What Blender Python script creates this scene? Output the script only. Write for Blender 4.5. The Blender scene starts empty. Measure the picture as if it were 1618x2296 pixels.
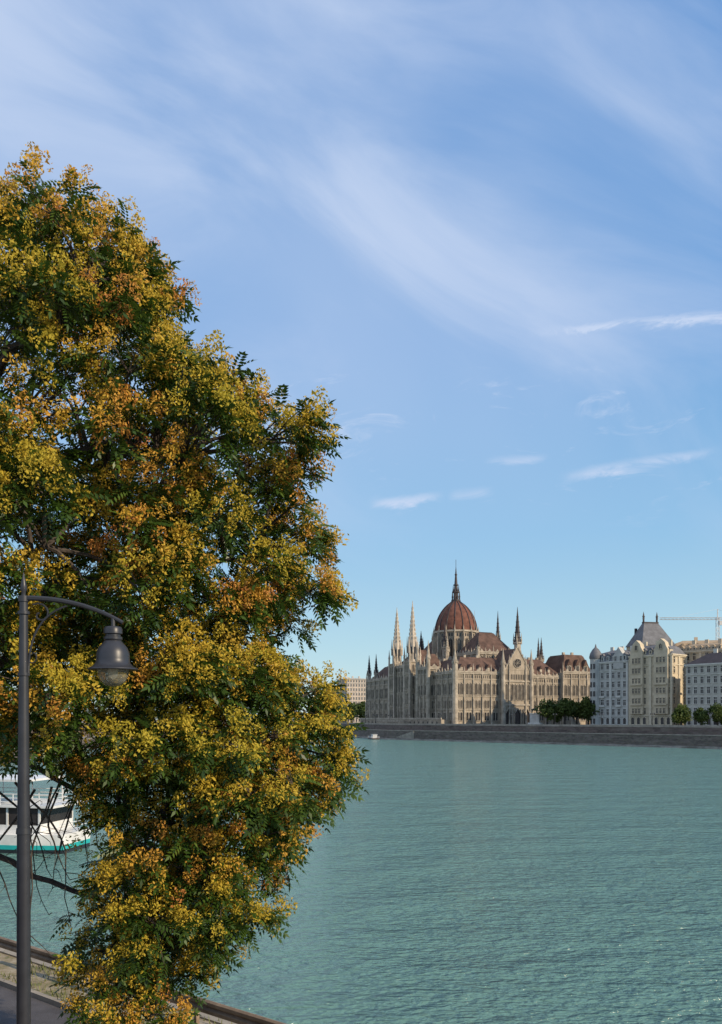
import bpy, math, random
import numpy as np
from mathutils import Vector
random.seed(7); rng=np.random.default_rng(7)
sc=bpy.context.scene
sc.view_settings.view_transform='Standard'
sc.view_settings.look='None'
sc.view_settings.exposure=0

# ------------------------------------------------------------ materials
def nt(name):
    m=bpy.data.materials.new(name); m.use_nodes=True
    t=m.node_tree; b=t.nodes['Principled BSDF']
    return m,t,b
def mat(name,col,rough=0.8,var=0.25,scale=0.3,col2=None,bump=0.0,bscale=2.0,metal=0.0,spec=0.3,stretch=(1,1,1)):
    m,t,b=nt(name)
    b.inputs['Roughness'].default_value=rough
    b.inputs['Metallic'].default_value=metal
    b.inputs['Specular IOR Level'].default_value=spec
    tc=t.nodes.new('ShaderNodeTexCoord'); mp=t.nodes.new('ShaderNodeMapping')
    mp.inputs['Scale'].default_value=stretch
    t.links.new(tc.outputs['Object'],mp.inputs['Vector'])
    n=t.nodes.new('ShaderNodeTexNoise'); n.inputs['Scale'].default_value=scale
    n.inputs['Detail'].default_value=6; n.inputs['Roughness'].default_value=0.65
    t.links.new(mp.outputs[0],n.inputs['Vector'])
    r=t.nodes.new('ShaderNodeValToRGB')
    c2=col2 if col2 else tuple(c*(1-var) for c in col)
    c1=tuple(min(1,c*(1+var*0.4)) for c in col)
    r.color_ramp.elements[0].position=0.35; r.color_ramp.elements[0].color=(*c2,1)
    r.color_ramp.elements[1].position=0.65; r.color_ramp.elements[1].color=(*c1,1)
    t.links.new(n.outputs['Fac'],r.inputs[0]); t.links.new(r.outputs[0],b.inputs['Base Color'])
    if bump>0:
        n2=t.nodes.new('ShaderNodeTexNoise'); n2.inputs['Scale'].default_value=bscale; n2.inputs['Detail'].default_value=5
        t.links.new(mp.outputs[0],n2.inputs['Vector'])
        bp=t.nodes.new('ShaderNodeBump'); bp.inputs['Strength'].default_value=bump; bp.inputs['Distance'].default_value=0.1
        t.links.new(n2.outputs['Fac'],bp.inputs['Height']); t.links.new(bp.outputs[0],b.inputs['Normal'])
    return m
def leafmat(name,ramp,rough=0.5,trans=0.3,spec=0.3):
    m,t,b=nt(name)
    at=t.nodes.new('ShaderNodeAttribute'); at.attribute_name='var'
    r=t.nodes.new('ShaderNodeValToRGB')
    els=r.color_ramp.elements
    els[0].position=ramp[0][0]; els[0].color=(*ramp[0][1],1)
    els[1].position=ramp[-1][0]; els[1].color=(*ramp[-1][1],1)
    for p,c in ramp[1:-1]:
        e=els.new(p); e.color=(*c,1)
    t.links.new(at.outputs['Fac'],r.inputs[0]); t.links.new(r.outputs[0],b.inputs['Base Color'])
    b.inputs['Roughness'].default_value=rough; b.inputs['Specular IOR Level'].default_value=spec
    tr=t.nodes.new('ShaderNodeBsdfTranslucent'); t.links.new(r.outputs[0],tr.inputs[0])
    mx=t.nodes.new('ShaderNodeMixShader'); mx.inputs[0].default_value=trans
    t.links.new(b.outputs[0],mx.inputs[1]); t.links.new(tr.outputs[0],mx.inputs[2])
    out=[n for n in t.nodes if n.type=='OUTPUT_MATERIAL'][0]
    t.links.new(mx.outputs[0],out.inputs[0])
    return m

# ------------------------------------------------------------ mesh builder
class MB:
    def __init__(s): s.v=[]; s.f=[]; s.m=[]
    def add(s,vs,fs,mi=0):
        o=len(s.v); s.v.extend(vs)
        for f in fs: s.f.append(tuple(i+o for i in f)); s.m.append(mi)
    def box(s,fr,s0,s1,t0,t1,z0,z1,mi=0):
        P=[fr(s0,t0),fr(s1,t0),fr(s1,t1),fr(s0,t1)]
        vs=[(p[0],p[1],z0) for p in P]+[(p[0],p[1],z1) for p in P]
        s.add(vs,[(0,1,2,3),(4,5,6,7),(0,1,5,4),(1,2,6,5),(2,3,7,6),(3,0,4,7)],mi)
    def prism(s,x,y,z0,z1,r0,r1,n=8,mi=0,rot=None,fr=None):
        if rot is None: rot=math.pi/n
        vs=[]
        for z,r in ((z0,r0),(z1,r1)):
            for i in range(n):
                a=rot+2*math.pi*i/n
                px,py=x+r*math.cos(a),y+r*math.sin(a)
                if fr: px,py=fr(px,py)
                vs.append((px,py,z))
        fs=[(i,(i+1)%n,n+(i+1)%n,n+i) for i in range(n)]+[tuple(range(n)),tuple(range(n,2*n))]
        s.add(vs,fs,mi)
    def revolve(s,x,y,prof,n=24,mi=0):
        vs=[];fs=[]
        for (r,z) in prof:
            for i in range(n):
                a=2*math.pi*i/n; vs.append((x+r*math.cos(a),y+r*math.sin(a),z))
        for k in range(len(prof)-1):
            for i in range(n):
                fs.append((k*n+i,k*n+(i+1)%n,(k+1)*n+(i+1)%n,(k+1)*n+i))
        s.add(vs,fs,mi)
    def tube(s,pts,rad,n=6,mi=0,cap=True):
        pts=[Vector(p) for p in pts]; N=len(pts)
        if not hasattr(rad,'__len__'): rad=[rad]*N
        vs=[];fs=[]
        up=Vector((0.13,0.27,0.95))
        for i,p in enumerate(pts):
            d=(pts[min(i+1,N-1)]-pts[max(i-1,0)]).normalized()
            a=d.cross(up)
            if a.length<0.05: a=d.cross(Vector((1,0,0)))
            a.normalize(); b=d.cross(a)
            for k in range(n):
                t=2*math.pi*k/n
                q=p+(a*math.cos(t)+b*math.sin(t))*rad[i]; vs.append(tuple(q))
        for i in range(N-1):
            for k in range(n):
                fs.append((i*n+k,i*n+(k+1)%n,(i+1)*n+(k+1)%n,(i+1)*n+k))
        if cap: fs+= [tuple(range(n)),tuple(range((N-1)*n,N*n))]
        s.add(vs,fs,mi)
    def rectfr(s,u0,u1,v0,v1,z0,i,z1,mi=0,iv=None):
        if iv is None: iv=i
        vs=[(u0,v0,z0),(u1,v0,z0),(u1,v1,z0),(u0,v1,z0),(u0+i,v0+iv,z1),(u1-i,v0+iv,z1),(u1-i,v1-iv,z1),(u0+i,v1-iv,z1)]
        s.add(vs,[(0,1,2,3),(4,5,6,7),(0,1,5,4),(1,2,6,5),(2,3,7,6),(3,0,4,7)],mi)
    def obj(s,name,mats,parent=None,smooth=False,fix=True):
        me=bpy.data.meshes.new(name); me.from_pydata(s.v,[],s.f)
        for m in mats: me.materials.append(m)
        me.polygons.foreach_set('material_index',s.m)
        if smooth: me.polygons.foreach_set('use_smooth',[True]*len(s.f))
        me.update()
        if fix:
            import bmesh
            bm=bmesh.new(); bm.from_mesh(me); bmesh.ops.recalc_face_normals(bm,faces=bm.faces); bm.to_mesh(me); bm.free()
        o=bpy.data.objects.new(name,me); sc.collection.objects.link(o)
        if parent: o.parent=parent
        return o
def empty(name,loc=(0,0,0),rz=0):
    e=bpy.data.objects.new(name,None); e.location=loc; e.rotation_euler=(0,0,rz); e.empty_display_size=0.5
    sc.collection.objects.link(e); return e
def frame(ox,oy,ex,ey):
    l=math.hypot(ex,ey); ex/=l; ey/=l
    return lambda s,t:(ox+s*ex+t*ey, oy+s*ey-t*ex)   # t>0 is outward (right of travel)
ID=lambda s,t:(s,t)

# ------------------------------------------------------------ shared mats
M_stone=mat('limestone',(0.36,0.30,0.23),0.9,0.42,0.22,stretch=(1,1,0.35))
M_stone2=mat('limestone_trim',(0.42,0.36,0.285),0.9,0.4,0.35)
M_pale=mat('pale_limestone',(0.54,0.46,0.37),0.9,0.3,0.4)
M_glassd=mat('window_glass',(0.04,0.036,0.038),0.25,0.5,0.2,spec=0.5)
M_roof=mat('brown_roof_tiles',(0.12,0.07,0.052),0.8,0.45,0.3)
M_dome=mat('dome_tiles',(0.165,0.068,0.046),0.8,0.4,0.35)
M_lead=mat('dark_lead',(0.055,0.043,0.044),0.6,0.3,0.5)
M_slate=mat('slate',(0.15,0.15,0.16),0.7,0.3,0.4)

# ------------------------------------------------------------ facade helpers
def arch_window(G,T,fr,s,w,z0,z1,pointed=True,mull=True,deep=0.35):
    hw=w/2; za=z1-(w*0.75 if pointed else w*0.5)
    prof=[(-hw,z0),(hw,z0),(hw,za)]
    if pointed: prof+=[(hw*0.8,za+(z1-za)*0.5),(0,z1),(-hw*0.8,za+(z1-za)*0.5)]
    else: prof+=[(hw*0.7,za+(z1-za)*0.7),(0,z1),(-hw*0.7,za+(z1-za)*0.7)]
    prof+=[(-hw,za)]
    vs=[]
    for a,z in prof:
        p=fr(s+a,0.06); vs.append((p[0],p[1],z))
    G.add(vs,[tuple(range(len(vs)))])
    T.box(fr,s-hw-0.2,s-hw,0.0,deep,z0,z1-0.1)
    T.box(fr,s+hw,s+hw+0.2,0.0,deep,z0,z1-0.1)
    T.box(fr,s-hw-0.3,s+hw+0.3,0.0,deep+0.1,z0-0.3,z0)
    for sg in (-1,1):
        a=fr(s+sg*(hw+0.22),deep); b=fr(s,deep); a2=fr(s+sg*(hw+0.22),0.0); b2=fr(s,0.0)
        za2=za+0.1
        T.add([(a[0],a[1],za2),(b[0],b[1],z1+0.25),(b[0],b[1],z1+0.65),(a[0],a[1],za2+0.55),
               (a2[0],a2[1],za2),(b2[0],b2[1],z1+0.25),(b2[0],b2[1],z1+0.65),(a2[0],a2[1],za2+0.55)],
              [(0,1,2,3),(0,1,5,4),(3,2,6,7)])
    if mull: T.box(fr,s-0.07,s+0.07,0.0,deep*0.6,z0,z1-0.3)
def rect_window(G,T,fr,s,w,z0,z1,mull=True):
    G.box(fr,s-w/2,s+w/2,-0.02,0.05,z0,z1)
    T.box(fr,s-w/2-0.2,s-w/2,0,0.22,z0,z1); T.box(fr,s+w/2,s+w/2+0.2,0,0.22,z0,z1)
    T.box(fr,s-w/2-0.3,s+w/2+0.3,0,0.35,z0-0.25,z0); T.box(fr,s-w/2-0.3,s+w/2+0.3,0,0.32,z1,z1+0.3)
    if mull:
        T.box(fr,s-0.05,s+0.05,0,0.1,z0,z1); T.box(fr,s-w/2,s+w/2,0,0.09,z0+(z1-z0)*0.62,z0+(z1-z0)*0.68)
def pinnacle(T,x,y,z,h,r,fr=ID,n=4):
    px,py=fr(x,y)
    T.prism(px,py,z,z+h*0.35,r,r,n)
    T.prism(px,py,z+h*0.35,z+h*0.42,r*1.4,r*1.4,n)
    T.prism(px,py,z+h*0.42,z+h,r*0.95,0.05,n)
def gothic(W,G,T,fr,L,zt,bays,rows,pin=4.0,z0=-1):
    bw=L/bays
    for i in range(bays+1):
        s=i*bw
        T.box(fr,s-0.42,s+0.42,-0.1,1.0,z0,zt*0.5)
        T.box(fr,s-0.33,s+0.33,-0.1,0.7,zt*0.5,zt*0.86)
        T.box(fr,s-0.26,s+0.26,-0.1,0.55,zt*0.86,zt+0.4)
        pinnacle(T,s,0.2,zt+0.4,pin*(1.25 if i%2==0 else 0.85),0.36,fr)
    for i in range(bays):
        c=(i+0.5)*bw
        for (a,b,cnt,w,pt) in rows:
            for k in range(cnt):
                off=(k-(cnt-1)/2)*(w+0.6)
                arch_window(G,T,fr,c+off,w,a,b,pt,mull=w>1.3)
        p0=fr(c-bw*0.2,0.45);p1=fr(c+bw*0.2,0.45);p2=fr(c,0.45);q0=fr(c-bw*0.2,0.1);q1=fr(c+bw*0.2,0.1);q2=fr(c,0.1)
        T.add([(p0[0],p0[1],zt+0.9),(p1[0],p1[1],zt+0.9),(p2[0],p2[1],zt+2.5),(q0[0],q0[1],zt+0.9),(q1[0],q1[1],zt+0.9),(q2[0],q2[1],zt+2.5)],
              [(0,1,2),(3,4,5),(0,2,5,3),(1,2,5,4)])
    zs=sorted(set([r[0]-1.0 for r in rows]))
    for z in zs[1:]: T.box(fr,0,L,-0.1,0.42,z-0.2,z+0.25)
    T.box(fr,0,L,-0.1,0.6,zt-0.9,zt-0.2)
    T.box(fr,0,L,0.05,0.35,zt+0.0,zt+0.9)
    nb=int(L/1.3)
    for k in range(nb):
        s=(k+0.5)*L/nb
        G.box(fr,s-0.26,s+0.26,-0.02,0.07,zt-3.3,zt-1.6)
    T.box(fr,0,L,-0.1,0.3,zt-4.1,zt-3.7)
def spire(T,S,x,y,zb,zs,zt,r,n=8,crock=True):
    T.prism(x,y,zb,zs,r,r*0.92,n)
    T.prism(x,y,zs-0.5,zs+0.4,r*1.2,r*1.2,n)
    for k in range(4):
        a=math.pi/4+k*math.pi/2
        pinnacle(T,x+r*1.05*math.cos(a),y+r*1.05*math.sin(a),zs-1,(zt-zs)*0.32,r*0.2)
    S.prism(x,y,zs+0.4,zt,r*0.88,0.08,n)
    if crock:
        h=zt-zs
        for k in range(1,6):
            f=k/7.0; rr=r*0.88*(1-f)
            S.prism(x,y,zs+h*f,zs+h*f+0.35,rr*1.25+0.1,rr*1.25+0.1,n)

# ------------------------------------------------------------ parliament
def parliament():
    e=empty('parliament_building',(55,470,8.5),math.radians(24))
    W,G,T,R,D,S,Rb,Pl=MB(),MB(),MB(),MB(),MB(),MB(),MB(),MB()
    def wall(u0,u1,v0,v1,z): W.box(ID,u0,u1,v0,v1,-2,z)
    wall(0,101,0,22,31.0)
    rows=[(2.6,7.4,2,1.3,False),(10,14.6,2,1.35,True),(18,24.8,2,1.75,True)]
    gothic(W,G,T,frame(0,0,1,0),31,31,5,rows)
    gothic(W,G,T,frame(52.5,0,1,0),23.5,29.5,4,rows)
    R.rectfr(1.0,77,1.0,21,30.9,9,41,iv=9.7)
    for u in (6,12.3,18.6,24.8,57,63,69):
        T.rectfr(u-0.8,u+0.8,2.4,6,31.5,0.0,34.4); R.rectfr(u-1.0,u+1.0,2.2,7,34.4,0.95,36.2,iv=0.0)
    for k in range(36): S.prism(12+k*1.6,11,41,42.2,0.12,0.03,4)
    # gabled pavilion
    W.box(ID,31.7,52,-2.6,10,-2,33)
    fr=frame(31.7,-2.6,1,0); L=20.3
    for s in (0,L):
        x,y=fr(s,0)
        T.prism(x,y,-2,35,1.5,1.3,8); spire(T,T,x,y,34,37,46,1.2,8,False)
    for s in (4.2,16.1):
        T.box(fr,s-0.4,s+0.4,-0.1,0.8,-1,34); pinnacle(T,s,0.3,34,8,0.5,fr)
    for s in (3.6,10.15,16.7): arch_window(G,T,fr,s,4.4,-0.5,9.6,True,False,0.9)
    for s in (2.2,6.3,8.8,11.5,14.0,18.1): arch_window(G,T,fr,s,1.6,15,24.5,True,True,0.4)
    T.box(fr,0,L,-0.1,0.6,11.6,12.6); T.box(fr,0,L,-0.1,0.5,25.8,26.6)
    for k in range(14): G.box(fr,1.8+k*1.25,2.4+k*1.25,-0.02,0.07,27.3,30.4)
    a,b,c=fr(1,0.12),fr(L-1,0.12),fr(L/2,0.12)
    a2,b2,c2=fr(1,-1.2),fr(L-1,-1.2),fr(L/2,-1.2)
    W.add([(a[0],a[1],33),(b[0],b[1],33),(c[0],c[1],47),(a2[0],a2[1],33),(b2[0],b2[1],33),(c2[0],c2[1],47)],[(0,1,2),(3,4,5),(0,2,5,3),(1,2,5,4)])
    cx,cy=c
    vs=[];n=16
    for i in range(n):
        t=2*math.pi*i/n; p=fr(L/2+2.4*math.cos(t),0.2); vs.append((p[0],p[1],37.2+2.4*math.sin(t)))
    G.add(vs,[tuple(range(n))])
    ring=[]
    for i in range(n+1):
        t=2*math.pi*i/n; p=fr(L/2+2.7*math.cos(t),0.3); ring.append((p[0],p[1],37.2+2.7*math.sin(t)))
    T.tube(ring,0.3,5)
    for i in range(4):
        t=math.pi*i/4; p=fr(L/2+2.5*math.cos(t),0.3); q=fr(L/2-2.5*math.cos(t),0.3)
        T.tube([(p[0],p[1],37.2+2.5*math.sin(t)),(q[0],q[1],37.2-2.5*math.sin(t))],0.12,4)
    for (p,q) in ((a,c),(b,c)):
        T.tube([(p[0],p[1]-0.1,33),(q[0],q[1]-0.1,47.2)],0.4,4)
        for k in range(1,7):
            f=k/7; pinnacle(T,p[0]+(q[0]-p[0])*f,p[1]-0.1,33+14*f,2.2,0.25)
    pinnacle(T,cx,cy,46.5,5,0.5)
    R.add([(32.5,-2,33),(51.2,-2,33),(41.85,-2,46.2),(32.5,16,33),(51.2,16,33),(41.85,16,46.2)],[(0,2,5,3),(1,2,5,4),(3,4,5)])
    # south-east pavilion
    W.box(ID,76,101,-2.2,24,-2,32.5)
    gothic(W,G,T,frame(76,-2.2,1,0),25,32.5,4,rows,5)
    gothic(W,G,T,frame(101,-2.2,0,1),26,32.5,4,rows,5)
    R.rectfr(77,100.2,-1.2,23,32.5,4.2,43.5); R.rectfr(81.4,95.8,3.4,18.4,43.5,0.3,44.2)
    for u in (82,88.5,95):
        T.rectfr(u-1.6,u+1.6,-1.0,2.5,33,0.0,37); R.add([(u-1.8,-1.2,37),(u+1.8,-1.2,37),(u,-1.2,41),(u,3.6,41),(u-1.8,3.6,37),(u+1.8,3.6,37)],[(0,1,2),(0,2,3,4),(1,2,3,5)])
        arch_window(G,T,frame(u,-1.05,1,0),0,1.6,33.6,36.8)
    T.prism(0,0,-2,35,2.0,1.7,8); spire(T,T,0,0,34.5,37,45,1.6,8,False)
    # west wing
    wall(0,20,21.8,125,31.2)
    frw=frame(0,49,0,-1)
    gothic(W,G,T,frw,48,31.2,7,rows)
    R.rectfr(1.2,19,4,58,31.3,8.6,40,iv=9.0)
    frn=frame(0,125,0,-1)
    gothic(W,G,T,frn,44,31.2,6,rows)
    R.rectfr(1.2,19,76,124,31.3,8.6,41,iv=9.0)
    for v in (124,112): spire(T,S,1.5,v,31,36,50,1.5)
    # stepped pavilion in front of dome
    for (u0,u1,v0,v1,z) in ((-3.5,8,26,40,35),):
        W.box(ID,u0,u1,v0,v1,-2,z)
        gothic(W,G,T,frame(u0,v1,0,-1),14,z,3,rows,6); gothic(W,G,T,frame(u0,v0,1,0),8,z,1,rows,6)
        R.rectfr(u0+0.8,u1,v0+0.8,v1-0.8,z,4,z+9)
        for (x,y) in ((u0,v0),(u0,v1)): spire(T,T,x,y,-2,z+6,z+17,1.3,8,False)
    # central river block
    W.box(ID,-2.5,25,50,79,-2,38)
    gothic(W,G,T,frame(-2.5,72.5,0,-1),16,38,4,[(4,9,1,1.8,True),(12,18,1,1.8,True),(21,32,1,2.0,True)],7)
    gothic(W,G,T,frame(-2.5,50,1,0),24,38,4,rows,6)
    R.rectfr(0,24,51,78,38,9,49)
    for v in (53,75.5):
        W.box(ID,-4,3.6,v-3.6,v+3.6,-2,40)
        for fa in (frame(-4,v+3.6,0,-1),frame(-4,v-3.6,1,0)):
            for s in (0,7.4):
                Pl.box(fa,s-0.5,s+0.5,-0.2,0.7,-1,41); pinnacle(Pl,s,0.2,41,9,0.6,fa)
            for (z0,z1) in ((4,10),(13,20),(23,31),(33.5,38.5)):
                arch_window(G,T,fa,2.4,1.4,z0,z1); arch_window(G,T,fa,5.1,1.4,z0,z1)
            for z in (11.5,21.5,32.3,40): T.box(fa,-0.4,7.8,-0.1,0.5,z,z+0.5)
        Pl.prism(-0.2,v,40,53,3.2,2.8,8)
        for k in range(8):
            a=k*math.pi/4; x=-0.2+2.95*math.cos(a); y=v+2.95*math.sin(a)
            fa=frame(x,y,-math.sin(a),math.cos(a))
            p=[fa(-0.6,0.1),fa(0.6,0.1)]
            G.add([(p[0][0],p[0][1],42),(p[1][0],p[1][1],42),(p[1][0],p[1][1],50),(p[0][0],p[0][1],50)],[(0,1,2,3)])
            pinnacle(Pl,-0.2+3.5*math.cos(a+math.pi/8),v+3.5*math.sin(a+math.pi/8),46,11,0.45)
        zt=80 if v<60 else 78.5
        Pl.prism(-0.2,v,53,zt,2.5,0.1,8)
        for k in range(1,9):
            f=k/10; rr=2.5*(1-f)
            for q in range(8):
                a=q*math.pi/4+math.pi/8
                pinnacle(Pl,-0.2+rr*1.1*math.cos(a),v+rr*1.1*math.sin(a),53+(zt-53)*f-0.6,1.8,0.18)
    # chambers
    for (v0,v1) in ((20,47),(82,108)):
        W.box(ID,28,57,v0,v1,0,45)
        R.rectfr(28.2,56.8,v0+0.2,v1-0.2,45,9,59,iv=12.3)
        gothic(W,G,T,frame(28,v0,1,0),29,45,5,[(37,43,1,2.0,True)],3.5,30)
        gothic(W,G,T,frame(28,v1,0,-1),v1-v0,45,4,[(37,43,1,2.0,True)],3.5,30)
        S.tube([(37.5,(v0+v1)/2,59.2),(47.5,(v0+v1)/2,59.2)],0.3,4)
    spire(T,S,57.5,19.5,30,52,75,2.3); spire(T,S,61,47,30,56,76,1.6)
    spire(T,S,28,19.5,30,48,56,1.2)
    T.tube([(46,52,45),(46,52,76)],[0.3,0.08],5)
    wall(81,101,22,125,32); R.rectfr(82,100,24,124,32,8.5,41)
    gothic(W,G,T,frame(101,24,0,1),100,32,14,[(3,7.6,1,1.6,False),(10,15,1,1.6,True),(18,25.5,1,2.0,True)])
    wall(19,82,105,124.5,31.7); R.rectfr(18,84,106,124,31.7,9,40.5,iv=8.9)
    wall(56,82,58,72,36); R.rectfr(50,84,58.5,71.5,36,6.4,46)
    spire(T,S,74,20,30,40,56,1.5); spire(T,S,80,25,30,42,57,1.6)
    spire(T,S,22,50,28,50,67,1.9); spire(T,S,20,79,28,50,64,1.8)
    # dome base
    cu,cv=38.7,64
    W.box(ID,cu-18,cu+18,cv-18,cv+18,0,42)
    gothic(W,G,T,frame(cu-18,cv-18,1,0),36,42,6,[(33,38.5,1,2.0,True)],4,28)
    gothic(W,G,T,frame(cu-18,cv+18,0,-1),36,42,6,[(33,38.5,1,2.0,True)],4,28)
    for sx in (-1,1):
        for sy in (-1,1): spire(T,T,cu+sx*16.5,cv+sy*16.5,40,48,60,1.5)
    n=16
    W.prism(cu,cv,41,62,14.4,14.2,n)
    prof=[(14.3*max(0,(1-(t**2.15)))**0.62*0.9+1.43*(1-t),62+21.5*t) for t in [i/14 for i in range(14)]]+[(2.2,83.6)]
    D.revolve(cu,cv,prof,48)
    T.prism(cu,cv,61.4,62.6,15.2,15.2,n)
    for i in range(n):
        a=math.pi/n+2*math.pi*i/n
        ca,sa=math.cos(a),math.sin(a)
        Rb.tube([(cu+(r+0.12)*ca,cv+(r+0.12)*sa,z) for r,z in prof],0.36,5)
        fa=frame(cu+14.1*ca,cv+14.1*sa,-sa,ca)
        T.box(fa,-0.5,0.5,-0.3,2.4,41,55); T.box(fa,-0.4,0.4,-0.3,1.4,55,61)
        x,y=fa(0,2.0); pinnacle(T,x,y,55,8,0.45)
        x,y=fa(0,0.9); pinnacle(T,x,y,61,5,0.4)
        a2=2*math.pi*i/n; fb=frame(cu+14.05*math.cos(a2),cv+14.05*math.sin(a2),-math.sin(a2),math.cos(a2))
        arch_window(G,T,fb,0,2.6,45,57)
        G.box(fb,-1.3,-0.4,0,0.12,58.4,60.4); G.box(fb,0.4,1.3,0,0.12,58.4,60.4)
    S.prism(cu,cv,83.2,84.2,3.2,3.2,8); S.prism(cu,cv,84.2,89,1.7,1.6,8)
    for k in range(8):
        a=k*math.pi/4; pinnacle(S,cu+2.6*math.cos(a),cv+2.6*math.sin(a),83.8,6.5,0.35)
    S.prism(cu,cv,89,89.8,2.5,2.5,8)
    for k in range(8):
        a=k*math.pi/4; pinnacle(S,cu+2.0*math.cos(a),cv+2.0*math.sin(a),89,5,0.28)
    S.prism(cu,cv,89.8,94,1.5,1.1,8); S.prism(cu,cv,94,94.6,1.8,1.8,8); S.prism(cu,cv,94.6,107,1.1,0.14,8)
    S.tube([(cu,cv,106),(cu,cv,111.5)],0.16,5); S.prism(cu,cv,101,101.6,0.9,0.9,8)
    # river terrace
    W.box(ID,-7,-0.5,4,121,-2,3.2); T.box(ID,-7.3,-6.7,3.7,121.3,3.2,4.3)
    W.box(ID,-11,-7,44,84,-2,1.8); T.box(ID,-11.2,-10.8,44,84,1.8,2.9)
    fr=frame(-7,121,0,-1)
    for k in range(20): arch_window(G,T,fr,4+k*5.7,1.6,-0.6,2.2,False,False,0.3)
    for (u,v,z) in ((60,11,39),(67,12,39),(22,11,39),(13,11,39),(10,30,38),(10,45,38),(10,95,38),(10,110,38),(86,10,43),(92,9,43)):
        T.box(ID,u-0.8,u+0.8,v-0.6,v+0.6,z-2,z+3.2)
    W.obj('walls',[M_stone],e); G.obj('windows',[M_glassd],e,fix=False); T.obj('stone_trim',[M_stone2],e); Pl.obj('river_towers',[M_pale],e)
    R.obj('roofs',[M_roof],e); D.obj('dome',[M_dome],e,True); S.obj('spires',[M_lead],e); Rb.obj('dome_ribs',[M_lead],e)
parliament()

# ------------------------------------------------------------ town blocks
def wallm(name,c): return mat(name,c,0.9,0.22,0.25)
def block(name,nw,ang,L,Dp,H,floors,bays,wm,rm,kind,roofh,z=8.5,sbays=4,trimc=(0.5,0.48,0.45)):
    """nw: north-west corner; front runs from nw toward south (local +x), outward = local -y"""
    e=empty(name,(nw[0],nw[1],z),ang)
    W,G,T,R=MB(),MB(),MB(),MB()
    W.box(ID,0,L,0,Dp,-1.5,H)
    fs=[(frame(0,0,1,0),L,bays),(frame(L,0,0,1),Dp,sbays),(frame(0,Dp,0,-1),Dp,sbays)]
    fh=H/floors
    for fr,ln,nb in fs:
        bw=ln/nb
        for f in range(floors):
            for b in range(nb):
                s=(b+0.5)*bw
                w=min(1.5,bw*0.46)
                if f==0: arch_window(G,T,fr,s,w*1.15,0.8,fh*0.85,False,False,0.25)
                elif kind=='ornate' and f in (2,3) and b%3==1:
                    rect_window(G,T,fr,s,w*1.25,f*fh+0.9,f*fh+fh*0.86)
                    T.box(fr,s-w,s+w,0,1.0,f*fh+0.2,f*fh+0.45); T.box(fr,s-w,s+w,0.9,1.0,f*fh+0.45,f*fh+1.3)
                else: rect_window(G,T,fr,s,w,f*fh+0.9,f*fh+fh*0.8)
        T.box(fr,-0.2,ln+0.2,0,0.45,fh-0.1,fh+0.35)
        T.box(fr,-0.2,ln+0.2,0,0.4,H-fh-0.2,H-fh+0.2)
        T.box(fr,-0.5,ln+0.5,0,0.9,H-0.5,H+0.15)
        T.box(fr,-0.3,ln+0.3,0,0.5,H-1.1,H-0.5)
        if kind=='ornate':
            for q in (0.0,1.0,0.5):
                s=ln*q; T.box(fr,s-0.6,s+0.6,-0.1,0.42,0,H-1)
    if kind=='flat':
        R.rectfr(-0.4,L+0.4,-0.4,Dp+0.4,H+0.16,Dp*0.4,H+roofh)
    else:
        R.rectfr(-0.2,L+0.2,-0.2,Dp+0.2,H+0.16,2.6,H+roofh*0.75); R.rectfr(2.5,L-2.5,2.5,Dp-2.5,H+roofh*0.75,Dp*0.2,H+roofh)
        for b in range(0,bays):
            s=(b+0.5)*L/bays
            T.rectfr(s-0.8,s+0.8,0.1,3,H+0.3,0,H+roofh*0.45); R.rectfr(s-1,s+1,-0.05,3,H+roofh*0.45,0.95,H+roofh*0.7,iv=0)
            rect_window(G,T,frame(s,0.1,1,0),0,0.8,H+0.7,H+roofh*0.4,False)
    for k in range(3):
        u=L*(0.2+0.3*k); T.box(ID,u-0.9,u+0.9,Dp*0.5-0.5,Dp*0.5+0.5,H+roofh*0.5,H+roofh+2.2)
    tm=mat(name+'_trim',trimc,0.85,0.15,0.5)
    W.obj('walls',[wm],e); G.obj('windows',[M_glassd],e); T.obj('trim',[tm],e); R.obj('roof',[rm],e)
    return e
A40=math.radians(-50)
mA=wallm('grey_render',(0.46,0.45,0.42)); mB=wallm('cream_render',(0.56,0.47,0.34)); mC=wallm('ochre_render',(0.5,0.40,0.28)); mD=wallm('white_render',(0.5,0.47,0.41))
eA=block('apartment_building',(126.2,434.4),A40,20,22,34,7,6,mA,M_slate,'ornate',6.5,trimc=(0.54,0.53,0.49))
T=MB();R=MB();G=MB()
T.prism(0.5,0.5,-1,36,3.0,3.0,12); R.revolve(0.5,0.5,[(3.3,36),(3.5,37),(3.0,39),(1.8,41),(0.6,42.2),(0.15,44)],16)
T.box(ID,12,18,-0.7,3,30,37); T.add([(12,-0.7,37),(18,-0.7,37),(15,-0.7,41.5),(12,3,37),(18,3,37),(15,3,41.5)],[(0,1,2),(3,4,5),(0,2,5,3),(1,2,5,4)])
for f in range(7):
    for k in (-0.9,0.9): G.box(frame(0.5,0.5,1,0),k-0.55,k+0.55,2.8,3.02,f*4.9+1,f*4.9+3.8)
for k in (13.4,16.6): rect_window(G,T,frame(k,-0.7,1,0),0,1.1,34,36.5)
T.obj('corner_turret',[mA],eA); R.obj('turret_cap',[M_slate],eA,True); G.obj('turret_windows',[M_glassd],eA)
eB=block('apartment_building',(139.9,417.6),A40,23.0,14,36,7,7,mB,M_slate,'ornate',5.5,trimc=(0.6,0.52,0.39),sbays=3)
T=MB();G=MB();R=MB()
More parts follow.
